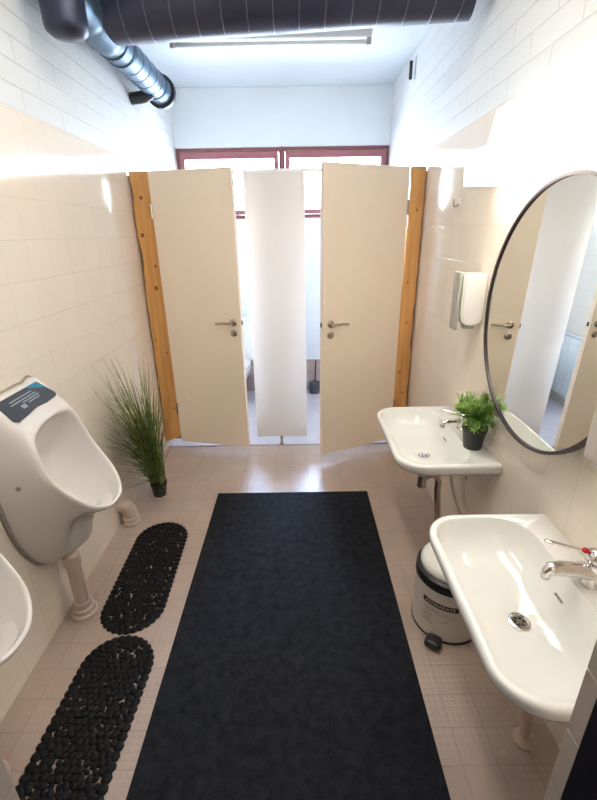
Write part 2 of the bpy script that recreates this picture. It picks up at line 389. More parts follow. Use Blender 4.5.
# ------------------------------------------------------------------ urinals
def cat(P, u):
    n = len(P); i = int(math.floor(u)) % n; t = u - math.floor(u)
    p0, p1, p2, p3 = [np.array(P[(i + k) % n], float) for k in (-1, 0, 1, 2)]
    return .5 * ((2 * p1) + (p2 - p0) * t + (2 * p0 - 5 * p1 + 4 * p2 - p3) * t * t + (3 * p1 - p0 - 3 * p2 + p3) * t ** 3)
def sym(keys):
    return keys + [(p, -s, z) for p, s, z in keys[-2:0:-1]]
def keyloft(bm, LK, n=64, sub=4):
    K = [sym(k) for k in LK]; m = len(K[0])
    rows = [[cat(k, m * i / n) for i in range(n)] for k in K]
    out = []
    for a in range(len(rows) - 1):
        for q in range(sub):
            t = q / sub; r = []
            for i in range(n):
                p0 = rows[max(a - 1, 0)][i]; p1 = rows[a][i]; p2 = rows[a + 1][i]; p3 = rows[min(a + 2, len(rows) - 1)][i]
                # centripetal-ish: clamp tangents
                d = np.linalg.norm(p2 - p1)
                def tan(x, y, z_):
                    d1 = np.linalg.norm(y - x) + 1e-6; d2 = np.linalg.norm(z_ - y) + 1e-6
                    return ((y - x) / d1 + (z_ - y) / d2) * .5 * d
                t1 = tan(p0, p1, p2) if a > 0 else p2 - p1
                t2 = tan(p1, p2, p3) if a + 2 < len(rows) else p2 - p1
                r.append((2 * t**3 - 3 * t**2 + 1) * p1 + (t**3 - 2 * t**2 + t) * t1 + (-2 * t**3 + 3 * t**2) * p2 + (t**3 - t**2) * t2)
            out.append(r)
    out.append(rows[-1])
    loft(bm, [[(p[0], p[1], p[2]) for p in r] for r in out]); return bm
def urinal(y, label):
    t = thing('urinal', label, 'urinal', (XL, y, 0), group='wall urinals along the left wall')
    L = [
     [(.012, 0, 1.095), (.012, .10, 1.093), (.012, .170, 1.078), (.012, .185, .80), (.012, .155, .54), (.012, .075, .37), (.012, 0, .345)],
     [(.040, 0, 1.095), (.040, .10, 1.093), (.040, .169, 1.076), (.055, .185, .80), (.050, .150, .54), (.05, .07, .372), (.05, 0, .347)],
     [(.056, 0, 1.087), (.055, .10, 1.084), (.060, .164, 1.064), (.100, .183, .79), (.090, .138, .53), (.085, .06, .385), (.085, 0, .358)],
     [(.115, 0, 1.037), (.115, .09, 1.033), (.118, .158, 1.012), (.160, .178, .80), (.148, .124, .55), (.13, .055, .42), (.135, 0, .385)],
     [(.140, 0, 1.016), (.142, .09, 1.010), (.150, .153, .980), (.190, .174, .80), (.190, .122, .60), (.165, .050, .50), (.205, 0, .455)],
     [(.148, 0, 1.009), (.150, .088, 1.002), (.158, .150, .970), (.198, .172, .803), (.222, .124, .635), (.190, .055, .565), (.236, 0, .550)],
     [(.153, 0, 1.005), (.155, .086, .998), (.164, .147, .962), (.204, .170, .806), (.258, .131, .665), (.262, .066, .612), (.262, 0, .598)],
     [(.158, 0, .999), (.160, .083, .991), (.170, .143, .952), (.210, .167, .810), (.290, .136, .688), (.334, .073, .632), (.346, 0, .620)],
     [(.158, 0, .992), (.160, .079, .984), (.170, .138, .945), (.212, .162, .813), (.294, .132, .697), (.338, .070, .644), (.352, 0, .634)],
     [(.153, 0, .986), (.155, .075, .977), (.165, .133, .940), (.208, .156, .814), (.290, .126, .699), (.331, .066, .648), (.344, 0, .639)],
     [(.135, 0, .972), (.138, .070, .962), (.148, .125, .925), (.190, .148, .800), (.275, .118, .688), (.318, .062, .636), (.330, 0, .626)],
     [(.090, 0, .900), (.095, .062, .89), (.110, .108, .86), (.150, .128, .745), (.240, .098, .648), (.288, .052, .604), (.300, 0, .597)],
     [(.075, 0, .76), (.080, .048, .75), (.100, .080, .735), (.135, .095, .665), (.205, .072, .610), (.248, .04, .588), (.258, 0, .582)],
     [(.095, 0, .64), (.100, .03, .635), (.115, .05, .625), (.145, .055, .60), (.185, .042, .584), (.205, .022, .577), (.212, 0, .575)],
     [(.145, 0, .578), (.148, .01, .577), (.155, .018, .576), (.165, .022, .575), (.178, .018, .574), (.185, .01, .574), (.188, 0, .574)]]
    bm = bmesh.new(); keyloft(bm, L, 72, 4); o = obj('bowl_body', bm, URI_CER, t, smooth=True)
    # grey backing plate a little larger than the body
    K = [sym([(p, s * 1.045, .72 + (z - .72) * 1.012) for p, s, z in L[0]])]
    m = len(K[0]); r0 = [cat(K[0], m * i / 64) for i in range(64)]
    b = bmesh.new(); loft(b, [[(.001, p[1], p[2]) for p in r0], [(.012, p[1], p[2]) for p in r0]]); obj('backing_plate', b, GREY, t)
    # sticker on the sloping top
    a0 = Vector((.058, 0, 1.0865)); a1 = Vector((.136, 0, 1.0210)); sl = (a1 - a0); nrm = Vector((-sl.z, 0, sl.x)).normalized()
    if nrm.z < 0: nrm = -nrm
    def sp(u, v, h): return a0 + sl * u + Vector((0, v, 0)) + nrm * h
    def patch(name, pts, h0, h1, m_, par, sub=1):
        bb = bmesh.new(); loft(bb, [[sp(u, v, h0) for u, v in pts], [sp(u, v, h1) for u, v in pts]]); return obj(name, bb, m_, par)
    outline = [(-.04, -.125), (-.06, -.11), (-.06, .11), (-.04, .125), (.70, .135), (.82, .122), (.84, .06), (.78, 0), (.84, -.06), (.88, -.122), (.78, -.138)]
    stk = patch('sticker', outline, -.002, .0035, STICK, t)
    patch('corner_flash', [(-.055, .045), (-.055, .11), (-.04, .125), (.36, .130)], .0034, .0042, STBLUE, stk)
    for k, (u, v0, v1) in enumerate(((.14, -.075, .055), (.26, -.085, .065), (.36, -.03, .07), (.46, -.01, .06))):
        patch('print_line', [(u, v0), (u + .045, v0), (u + .045, v1), (u, v1)], .0034, .0042, STLINE, stk)
    patch('print_line', [(.44, -.055), (.60, -.055), (.60, -.03), (.44, -.03)], .0034, .0042, STLINE, stk)
    b = bmesh.new(); lathe(b, [(.008, 0), (.008, .004), (.004, .006)], (.10, -.183, .80), 'y', 12); 
    for v in b.verts: v.co.y = -.3675 - v.co.y
    obj('side_plug', b, GREY, t)
    return t
u1 = urinal(1.46, 'white ceramic urinal on the left wall seen whole, dark sticker on its sloping top')
def copy_tree(o, parent=None):
    c = o.copy(); C.objects.link(c); c.parent = parent
    for ch in list(o.children): copy_tree(ch, c)
    return c
u2 = copy_tree(u1); u2.location.y = .812
u2['label'] = 'nearest white urinal at the left edge of the photo, only its rounded lip showing'
def drain(y, label):
    t = thing('urinal_drain_pipe', label, 'pipe', (XL, y, 0), group='drain pipes under the urinals')
    b = bmesh.new(); tube(b, smoothpath([(.085, 0, .02), (.085, 0, .18), (.085, 0, .342)], 3), .030, 20); obj('pipe', b, PINKPIPE, t, True)
    b = bmesh.new(); lathe(b, [(.056, 0), (.056, .018), (.046, .024), (.046, .045), (.037, .05), (.037, .075), (.031, .08)], (.085, 0, 0), n=28); sharp(obj('floor_collar', b, PINKPIPE, t))
    b = bmesh.new(); lathe(b, [(.031, 0), (.038, .004), (.038, .03), (.036, .034), (.036, .05), (.031, .054)], (.085, 0, .286), n=28); sharp(obj('top_collar', b, PINKPIPE, t))
drain(1.475, 'straight pinkish drain pipe under the urinal with the sticker')
drain(.82, 'pinkish drain pipe under the nearest urinal at the left edge')
# stub elbow by the wall beyond the urinals
t = thing('drain_elbow', 'short pinkish drain elbow bending from the left wall into the floor beside the grass plant', 'pipe', (XL, 2.13, 0))
b = bmesh.new(); tube(b, smoothpath([(.0, 0, .12), (.03, 0, .125), (.055, 0, .10), (.062, 0, .065), (.062, 0, .0)], 5), .042, 20); obj('elbow', b, PINKPIPE, t, True)
b = bmesh.new(); lathe(b, [(.045, 0), (.050, .003), (.050, .02), (.045, .024), (.045, .034), (.048, .037), (.048, .05), (.043, .055)], (.062, 0, 0), n=28); sharp(obj('collar', b, PINKPIPE, t))

# ------------------------------------------------------------------ wash basins
def basin_outline(d0, d1, hl, rf, rb, n=72, bow=0.):
    """closed curve in (d, s): wall side d0, front d1, half length hl, front / back corner radii"""
    pts = []
    def arc(cd, cs, r, a0, a1, k):
        for i in range(k):
            a = a0 + (a1 - a0) * i / (k - 1); pts.append((cd + r * math.cos(a), cs + r * math.sin(a)))
    q = 12
    arc(d1 - rf, hl - rf, rf, PI / 2, 0, q)
    for i in range(1, 12):
        s = (hl - rf) * (1 - 2 * i / 12); pts.append((d1 + bow * (1 - (s / hl) ** 2), s))
    arc(d1 - rf, -(hl - rf), rf, 0, -PI / 2, q)
    for i in range(1, 6): pts.append((d1 - rf + (d0 + rb - d1 + rf) * i / 6, -hl))
    arc(d0 + rb, -(hl - rb), rb, -PI / 2, -PI, q)
    for i in range(1, 12): pts.append((d0, -(hl - rb) + 2 * (hl - rb) * i / 12))
    arc(d0 + rb, hl - rb, rb, PI, PI / 2, q)
    for i in range(1, 6): pts.append((d0 + rb + (d1 - rf - d0 - rb) * i / 6, hl))
    return pts
def ellip(cd, cs, r, ref):
    out = []
    for d, s in ref:
        a = math.atan2(s, d - .20); out.append((cd + r * math.cos(a), cs + r * math.sin(a)))
    return out
def basin(y, label, glab):
    Z = .70
    t = thing('wash_basin', label, 'sink', (XR, y, Z), group='wash basins along the right wall')
    O = basin_outline
    ref = O(0, .43, .328, .115, .004)
    LL = [(ellip(.235, 0, .05, ref), -.165), (O(.10, .33, .16, .10, .06), -.150), (O(.03, .385, .245, .11, .02), -.10), (O(.002, .412, .308, .125, .006), -.058),
          (O(.001, .425, .323, .12, .004), -.044), (O(.001, .430, .328, .115, .004), -.030), (O(.001, .432, .330, .115, .004), -.010), (O(.003, .429, .327, .113, .004), -.002), (O(.006, .422, .320, .108, .004), .001),
          ]
    A = O(.095, .412, .310, .105, .11); E_ = ellip(.228, 0, .040, A)
    for f_, z in ((0, .0), (.008, -.003), (.022, -.012), (.05, -.030), (.09, -.050), (.16, -.074), (.26, -.094), (.40, -.108), (.58, -.117), (.78, -.1235), (1, -.1285)):
        LL.append(([(a_[0] * (1 - f_) + e_[0] * f_, a_[1] * (1 - f_) + e_[1] * f_) for a_, e_ in zip(A, E_)], z))
    LL.append((ellip(.228, 0, .026, A), -.134))
    bm = bmesh.new(); loft(bm, [[(-d, s, z) for d, s in L] for L, z in LL])
    sharp(obj('bowl', bm, WHITE_CER, t), 60)
    # drain grid
    b = bmesh.new(); lathe(b, [(.030, -.1305), (.030, -.1270), (.024, -.1262), (.021, -.1295), (.004, -.1295)], (-.228, 0, 0), n=28)
    dr = obj('drain', b, CHROME, t); sharp(dr)
    for k in range(6):
        a = k * PI / 3; hb = bmesh.new(); loft(hb, [ring((-.228 + .013 * math.cos(a), .013 * math.sin(a), -.1294), .0048, 'z', 10), ring((-.228 + .013 * math.cos(a), .013 * math.sin(a), -.1289), .0046, 'z', 10)]); obj('drain_hole', hb, BLACKP, dr)
    # overflow slot on the back slope of the bowl
    b = bmesh.new(); tube(b, [(-.1335, -.016, -.043), (-.1335, .016, -.043)], .0042, 10); obj('overflow_slot', b, DULLCHROME, t)
    # wall bracket under each end
    for s in (-1, 1):
        b = bmesh.new(); prism(b, [(-.002, -.042), (-.040, -.05), (-.026, -.13), (-.002, -.135)], s * .235 - .012, s * .235 + .012, 'xz'); obj('bracket', b, WPLAS, t)
    return t
def faucet(y, label, scale, dirz):
    t = thing('basin_faucet', label, 'faucet', (XR - .046, y, .7015), group='faucets on the wash basins')
    b = bmesh.new()
    if scale:       # broad single lever mixer
        lathe(b, [(.029, 0), (.029, .006), (.026, .010), (.027, .05), (.030, .068), (.028, .074)], n=28)
        sharp(obj('mixer_body', b, CHROME, t))
        b = bmesh.new(); tube(b, smoothpath([(-.0, 0, .040), (-.05, 0, .047), (-.105, 0, .052), (-.128, 0, .048), (-.134, 0, .030)]), [.026, .0255, .025, .0245, .024, .023] + [.021] * 6 + [.019] * 6 + [.0145] * 7, 18)
        sp_ = obj('spout', b, CHROME, t, True)
        b = bmesh.new(); lathe(b, [(.012, 0), (.012, .008)], (-.134, 0, .023), n=16); obj('aerator', b, DULLCHROME, sp_)
        b = bmesh.new(); lathe(b, [(.028, 0), (.029, .012), (.026, .028), (.015, .036), (.002, .038)], (0, 0, .073), n=28); cap = obj('lever_cap', b, CHROME, t, True)
        b = bmesh.new(); pts = smoothpath([(-.015, .01, .092), (-.06, .035, .094), (-.115, .062, .098)]); 
        tube(b, pts, [.011, .0105, .010, .0095, .009, .0085, .008, .0075, .0075, .0075, .0075, .007, .006], 14)
        for v in b.verts: v.co.z = .093 + (v.co.z - .093) * .6
        obj('lever', b, CHROME, t, True)
        b = bmesh.new(); lathe(b, [(.009, 0), (.0095, .005), (.006, .010), (.001, .0115)], (-.030, .0135, .097), n=16); obj('hot_marker', b, RED, t, True)
    else:
        lathe(b, [(.025, 0), (.025, .005), (.020, .009), (.019, .045), (.024, .055), (.022, .060)], n=24)
        sharp(obj('mixer_body', b, CHROME, t))
        b = bmesh.new(); tube(b, smoothpath([(0, 0, .036), (-.045, -.004, .042), (-.090, -.008, .038), (-.100, -.009, .024)]), [.015] * 6 + [.013] * 6 + [.011] * 7, 16)
        sp_ = obj('spout', b, CHROME, t, True)
        b = bmesh.new(); lathe(b, [(.0115, 0), (.0125, .006), (.0115, .014)], (-.1, -.009, .012), n=16); obj('aerator', b, DULLCHROME, sp_)
        b = bmesh.new(); lathe(b, [(.022, 0), (.023, .008), (.016, .022), (.002, .026)], (0, 0, .059), n=24); obj('lever_cap', b, CHROME, t, True)
        b = bmesh.new(); tube(b, smoothpath([(-.01, .005, .072), (-.05, .02, .080), (-.095, .035, .088)]), .0062, 12); obj('lever', b, CHROME, t, True)
    return t
YS1, YS2 = 1.885, .902
basin(YS1, 'white wash basin farther from the camera, with the small potted plant on its deck', 1)
basin(YS2, 'large white wash basin in the near right corner above the pedal bin', 1)
faucet(YS1 + .03, 'small chrome lever faucet on the basin with the potted plant', 0, 1)
faucet(YS2 + .01, 'broad chrome mixer faucet with a red dot on the near wash basin', 1, 1)
def trap(y, label, m1, mp):
    t = thing('basin_trap', label, 'pipe', (XR - .226, y, 0), group='drain traps under the wash basins')
    b = bmesh.new(); lathe(b, [(.016, .385), (.023, .39), (.023, .455), (.018, .46), (.018, .505), (.028, .510), (.028, .534)], n=24); o = obj('bottle', b, m1, t); sharp(o)
    b = bmesh.new(); tube(b, smoothpath([(.0, -.004, .428), (.024, -.012, .458), (.045, -.02, .468), (.066, -.02, .458), (.078, -.02, .425), (.080, -.018, .37), (.10, -.01, .20), (.12, 0, .01)], 5), .0165, 16); obj('drain_pipe', b, m1, t, True)
    b = bmesh.new(); lathe(b, [(.036, 0), (.036, .008), (.028, .014), (.022, .03), (.020, .032)], (.12, 0, 0), n=24); sharp(obj('floor_collar', b, mp, t))
    return t
trap(YS1 - .0, 'worn chrome bottle trap and pipe under the basin with the plant', DULLCHROME, DULLCHROME)
trap(YS2 + .02, 'drain pipe meeting the floor under the near wash basin', PINKPIPE, PINKPIPE)
t = thing('water_supply_pipe', 'two thin curved water supply pipes with a valve below the basin with the plant', 'pipe', (XR, YS1 - .03, 0))
b = bmesh.new(); tube(b, smoothpath([(-.085, .02, .54), (-.085, .02, .45), (-.06, .0, .34), (-.02, -.05, .22), (-.012, -.06, .10)]), .008, 10); obj('hose', b, HOSE, t, True)
b = bmesh.new(); tube(b, smoothpath([(-.055, -.07, .545), (-.055, -.07, .45), (-.045, -.09, .36), (-.018, -.14, .27), (-.012, -.15, .1)]), .0105, 10); obj('hose', b, HOSE, t, True)
b = bmesh.new(); lathe(b, [(.012, 0), (.017, .004), (.017, .03), (.012, .034), (.012, .05)], (-.055, -.07, .47), n=16); sharp(obj('valve', b, HOSE, t))

# ------------------------------------------------------------------ potted plants
def leaf(bm, p, d, L, w, mi=0):
    d = d.normalized(); s = d.cross(Vector((0, 0, 1)));
    if s.length < .01: s = Vector((1, 0, 0))
    s.normalize(); n = s.cross(d)
    tip = p + d * L - n * .1 * L; m1 = p + d * (.45 * L)
    a = bm.verts.new(p - s * w * .25); b = bm.verts.new(m1 - s * w); c = bm.verts.new(tip); e = bm.verts.new(m1 + s * w); f = bm.verts.new(p + s * w * .25); g = bm.verts.new(m1 + n * w * -.35)
    for q in ((a, b, g), (b, c, g), (c, e, g), (e, f, g), (f, a, g)):
        fc = bm.faces.new(q); fc.material_index = mi
t = thing('potted_plant', 'small bushy green plant in a black pot on the far wash basin', 'plant', (.782, 1.72, .702)); t.scale = (1.3, 1.3, 1.3)
b = bmesh.new(); lathe(b, [(.030, 0), (.031, .003), (.039, .066), (.042, .067), (.042, .078), (.037, .078), (.036, .068)], n=28); sharp(obj('pot', b, POTM, t))
b = bmesh.new(); lathe(b, [(.0355, 0), (.0355, .003), (.001, .006)], (0, 0, .066), n=20); obj('soil', b, SOIL, t)
b = bmesh.new()
for k in range(135):
    a = random.uniform(0, 2 * PI); el = random.uniform(.15, 1.0) ** .7; hr = .088 * (1 - .45 * el) * random.uniform(.75, 1.2)
    top = Vector((hr * math.cos(a), hr * math.sin(a), .075 + .105 * el * random.uniform(.8, 1.1)))
    if top.x > .036: top.x = .036
    base = Vector((.012 * math.cos(a), .012 * math.sin(a), .070)); mid = (base + top) * .5 + Vector((0, 0, .018))
    P = smoothpath([base, mid, top], 4); tube(b, P, .0009, 4, False)
    for i in range(2, len(P)):
        for q in range(2):
            aa = random.uniform(0, 2 * PI); dd = (P[i] - P[i - 1]).normalized() + Vector((math.cos(aa), math.sin(aa), random.uniform(-.1, .7))) * .9
            if P[i].x + dd.normalized().x * .022 > .045: dd.x = -abs(dd.x)
            leaf(b, P[i], dd, random.uniform(.018, .028), random.uniform(.0018, .0028))
obj('foliage', b, LEAF, t)

t = thing('potted_grass', 'tall artificial grass in a small dark pot on the floor by the left wall', 'plant', (-.945, 2.43, 0)); t.scale = (1.12, 1.12, 1.0)
b = bmesh.new(); lathe(b, [(.036, 0), (.037, .004), (.046, .085), (.049, .086), (.049, .098), (.043, .098), (.042, .088)], n=28); sharp(obj('pot', b, POTG, t))
b = bmesh.new(); lathe(b, [(.0415, 0), (.0415, .004), (.001, .008)], (0, 0, .086), n=20); obj('soil', b, SOIL, t)
def blades(n, hmin, hmax, spread, wmin, wmax, dry):
    b = bmesh.new()
    for k in range(n):
        a = random.uniform(0, 2 * PI); h = random.uniform(hmin, hmax); r = spread * random.uniform(.15, 1) ** .8
        dx, dy = math.cos(a) * .62, math.sin(a) * .9
        droop = random.uniform(0, 1) ** 2.0 * dry
        base = Vector((random.uniform(-.028, .028), random.uniform(-.028, .028), .088))
        w = random.uniform(wmin, wmax); S = 9; prev = None; ph = random.uniform(0, 6)
        for i in range(S + 1):
            s = i / S
            z = .088 + (h - .088) * (s - droop * .45 * s ** 2.6)
            rr = r * (.35 * s + .65 * s ** 1.8) + droop * .13 * s ** 2.5
            p = Vector((base.x + dx * rr + .006 * math.sin(ph + 5 * s), base.y + dy * rr - .20 * s ** 1.3, z))
            if p.x < -.120: p.x = -.120 + .004 * math.sin(ph + 9 * s)
            ww = w * (1 - s ** 2) + .0003
            sd = Vector((math.sin(a + ph), -math.cos(a + ph), 0)) * ww; nn = Vector((math.cos(a + ph), math.sin(a + ph), .2)) * ww * .35
            cur = [b.verts.new(p - sd), b.verts.new(p + nn), b.verts.new(p + sd)]
            if prev:
                b.faces.new((prev[0], prev[1], cur[1], cur[0])); b.faces.new((prev[1], prev[2], cur[2], cur[1]))
            prev = cur
    return b
obj('green_blades', blades(320, .40, 1.03, .25, .0022, .0040, .6), GRASS, t)
obj('low_blades', blades(170, .25, .70, .19, .0022, .0040, .4), GRASS, t)
obj('dry_blades', blades(190, .40, 1.12, .30, .0009, .0015, 1.2), GRASSD, t)

# ------------------------------------------------------------------ mats and carpet
bm = nbox(-.553, .442, .12, 2.42, .0005, .008, bev=.002)
tag(obj('carpet_runner', bm, rug_mat()), 'long dark navy carpet runner down the middle of the floor', 'rug')
def pebble_mat(cx, cy, ang, label, L, W):
    b = bmesh.new(); R = W / 2; hl = L / 2 - R; q = .0245
    def inside(x, y, r=0): 
        yy = max(0, abs(y) - hl); return math.hypot(x, yy) <= R - r
    base = bmesh.ops.create_icosphere
    pts = []
    ny = int(L / (q * .866)) + 2; nx = int(W / q) + 2
    for j in range(-ny, ny):
        for i in range(-nx, nx):
            x = (i + .5 * (j % 2)) * q + random.uniform(-.004, .004); y = j * q * .866 + random.uniform(-.004, .004)
            if inside(x, y, .024): pts.append((x, y, random.choice((.0105, .0145, .0155, .0160, .0165)), random.uniform(.85, 1.18)))
    per = 4 * hl + 2 * PI * R; n = int(per / .030); Rb = R - .013
    for k in range(n):                              # scalloped rim of larger pebbles
        s = per * k / n
        if s < 2 * hl: x, y = Rb, -hl + s
        elif s < 2 * hl + PI * R: a = (s - 2 * hl) / R; x, y = Rb * math.cos(a), hl + Rb * math.sin(a)
        elif s < 4 * hl + PI * R: x, y = -Rb, hl - (s - 2 * hl - PI * R)
        else: a = (s - 4 * hl - PI * R) / R + PI; x, y = Rb * math.cos(a), -hl + Rb * math.sin(a)
        pts.append((x, y, .0185, 1.))
    ca, sa = math.cos(.0), math.sin(.0)
    for x, y, r, e in pts:
        a = random.uniform(0, PI); rings = []
        for (f, h) in ((1., .0008), (1.0, .003), (.82, .0068), (.45, .0088)):
            rr = []
            for k in range(9):
                t_ = 2 * PI * k / 9; u, v = r * f * e * math.cos(t_), r * f / e * math.sin(t_)
                rr.append((x + u * math.cos(a) - v * math.sin(a), y + u * math.sin(a) + v * math.cos(a), h))
            rings.append(rr)
        loft(b, rings)
    o = obj('pebble_bath_mat', b, BLACKR, None, True); o.location = (cx, cy, 0); o.rotation_euler = (0, 0, ang)
    return tag(o, label, 'mat', 'black pebble mats below the urinals')
pebble_mat(-.795, 1.738, .03, 'black pebbled oval mat farther from the camera, near the grass plant', .765, .285)
pebble_mat(-.765, .955, -.03, 'black pebbled oval mat nearest the camera in the lower left corner', .78, .29)

# ------------------------------------------------------------------ mirror, lamp, dispensers
MC = Vector((.803, 1.385, 1.34)); MR = .432
t = thing('round_mirror', 'large round mirror with a thin dark frame on the right wall', 'mirror', MC)
t.rotation_euler = (0, .018, -.008)
b = bmesh.new(); lathe(b, [(MR - .008, .004), (MR - .008, -.004)], axis='x', n=128); gl = obj('glass', b, MIRROR, t)
b = bmesh.new(); Lr = []
for i in range(128):
    q = 2 * PI * i / 128; r0, r1 = MR - .008, MR + .003
    Lr.append([(-.010, r0 * math.cos(q), r0 * math.sin(q)), (-.010, r1 * math.cos(q), r1 * math.sin(q)), (.006, r1 * math.cos(q), r1 * math.sin(q)), (.006, r0 * math.cos(q), r0 * math.sin(q))])
Lr.append(Lr[0]); loft(b, Lr, False, False); bmesh.ops.remove_doubles(b, verts=b.verts[:], dist=1e-5)
sharp(obj('frame', b, MFRAME, t))
b = bmesh.new(); lathe(b, [(.05, .006), (.05, .038)], axis='x', n=32); obj('wall_mount', b, BLACKP, t)

t = thing('wall_lamp', 'long lit white wedge lamp on the tiles above the round mirror', 'lamp', (XR, 1.38, 1.80))
def wedge(o_=0.): return [(-.002, -.002 + o_), (-.150 + o_, -.002 + o_), (-.158 + o_, .012), (-.158 + o_, .105), (-.080 + o_, .120), (-.055 + o_, .262 - o_), (-.002, .266 - o_)]
b = bmesh.new(); prism(b, wedge(.002), -.595, .585, 'xz'); obj('upper_cover', b, LAMPU, t)
b = nbox(-.1575, -.004, -.592, .582, -.012, -.0005, bev=.003); obj('diffuser', b, LAMPM, t)
for y0, y1 in ((-.605, -.595), (.585, .597)):
    b = bmesh.new(); prism(b, wedge(0), y0, y1, 'xz'); obj('end_cap', b, WPLAS, t)

t = thing('soap_dispenser', 'white soap dispenser with a grey front on the right wall beside the mirror', 'dispenser', (XR, 1.985, 1.20))
b = bmesh.new(); prism(b, [(-.002, .03), (-.03, .008), (-.065, .004), (-.095, .02), (-.108, .06), (-.110, .238), (-.002, .238)], -.038, .045, 'xz')
bmesh.ops.bevel(b, geom=b.edges[:], offset=.008, segments=3, affect='EDGES'); sharp(obj('housing', b, WPLAS, t))
b = nbox(-.128, -.112, -.030, .045, -.014, .246, bev=.005); sharp(obj('front_cover', b, GPLAS, t))
b = nbox(-.085, -.03, -.02, .02, -.010, .012, bev=.005); obj('nozzle', b, GPLAS, t)

t = thing('towel_dispenser', 'pale paper towel dispenser with a dark oval window at the right edge', 'dispenser', (XR - 0., .845, 1.06))
b = nbox(-.140, -.002, -.11, .105, .02, .36, bev=.014); sharp(obj('housing', b, PPLAS, t))
b = bmesh.new(); loft(b, [ring((-.139, .02, .115), .038, 'x', 28, .045), ring((-.144, .02, .115), .035, 'x', 28, .041)]); obj('oval_window', b, PURPLE, t)
b = nbox(-.12, -.03, -.09, .09, .004, .024, bev=.006); obj('paper_slot', b, WPLAS, t)

t = thing('wall_hook', 'small metal hook screwed to the right wall tiles above the soap dispenser', 'hook', (XR, 2.43, 1.735))
b = nbox(-.005, -.001, -.008, .008, -.012, .055, bev=.001); obj('plate', b, CHROME, t)
b = bmesh.new(); tube(b, smoothpath([(-.005, 0, .01), (-.022, 0, .0), (-.032, 0, .012), (-.034, 0, .035)]), .004, 10); obj('prong', b, DULLCHROME, t, True)

t = thing('wall_vent', 'slim white vent with a dark slot high on the right brick wall', 'vent', (XR, 3.68, 2.68))
b = nbox(-.010, -.001, -.07, .07, -.07, .07, bev=.004); obj('plate', b, WHITEP, t)
b = nbox(-.030, -.010, -.008, .008, -.048, .062, bev=.002); obj('flap', b, BLACKP, t)

# ------------------------------------------------------------------ pedal bin
t = thing('pedal_bin', 'round white pedal bin under the near wash basin', 'bin', (.640, 1.425, 0), math.radians(-124))
R0, HB = .147, .29        # local +x is the front (pedal side)
b = bmesh.new(); lathe(b, [(R0 - .004, 0), (R0, .004), (R0, .012)], n=56); obj('base_ring', b, BLACKP, t, False)
b = bmesh.new(); lathe(b, [(R0 - .003, .012), (R0 - .003, HB - .02)], n=56); sharp(obj('drum', b, BINM, t))
b = bmesh.new(); lathe(b, [(R0 - .001, HB - .034), (R0 + .001, HB - .032), (R0 - .001, HB + .006), (R0 - .012, HB + .014)], n=56); sharp(obj('collar', b, BLACKP, t))
b = bmesh.new(); lathe(b, [(R0 - .016, HB + .010), (R0 - .016, HB + .030), (R0 - .028, HB + .048), (R0 - .06, HB + .062), (.03, HB + .070), (.001, HB + .071)], n=56); obj('lid', b, LIDM, t, True)
b = nbox(R0 - .005, R0 + .018, -.012, .012, .006, .016); pd = obj('pedal', b, BLACKP, t)
b = nbox(R0 + .002, R0 + .060, -.032, .032, .006, .044, bev=.014); sharp(obj('pedal_pad', b, BLACKP, pd), 60)
def wrapbox(name, a0, a1, z0, z1, m_, r0, r1, par):
    bb = bmesh.new(); n = 18; L = []
    for i in range(n + 1):
        q = a0 + (a1 - a0) * i / n; c, s = math.cos(q), math.sin(q)
        L.append([(r0 * c, r0 * s, z0), (r1 * c, r1 * s, z0), (r1 * c, r1 * s, z1), (r0 * c, r0 * s, z1)])
    loft(bb, L); return obj(name, bb, m_, par)
rl = R0 - .0032
LA0, LA1 = math.radians(-30), math.radians(30)
lab = wrapbox('label_band', LA0, LA1, .176, .202, BROWN, rl, rl + .0012, t)
def text_mesh(s, size):
    cu = bpy.data.curves.new('txt', 'FONT'); cu.body = s; cu.size = size; cu.align_x = 'CENTER'; cu.align_y = 'CENTER'; cu.resolution_u = 3
    o = bpy.data.objects.new('txt', cu); C.objects.link(o); dg = bpy.context.evaluated_depsgraph_get()
    me = bpy.data.meshes.new_from_object(o.evaluated_get(dg)); bpy.data.objects.remove(o); return me
me = text_mesh('AVOKARATE', .022); me.name = 'lettering'
mid = (LA0 + LA1) / 2 - .0
for v in me.vertices:
    q = mid + v.co.x * 1. / R0; v.co = Vector(((rl + .0018) * math.cos(q), (rl + .0018) * math.sin(q), .189 + v.co.y))
me.materials.append(LETTER); o = bpy.data.objects.new('lettering', me); C.objects.link(o); o.parent = lab
for k, (z, a0, a1) in enumerate(((.162, 0, .55), (.153, 0, .75), (.144, 0, .9), (.128, 0, .3), (.120, 0, .34), (.112, 0, .28), (.098, 0, .26), (.090, 0, .33), (.082, 0, .36), (.118, .62, .75), (.110, .60, .74))):
    wrapbox('print_line', LA0 + .04 + (LA1 - LA0) * a0, LA0 + .04 + (LA1 - LA0 - .06) * a1, z, z + .003, PRINT, rl, rl + .0008, t)

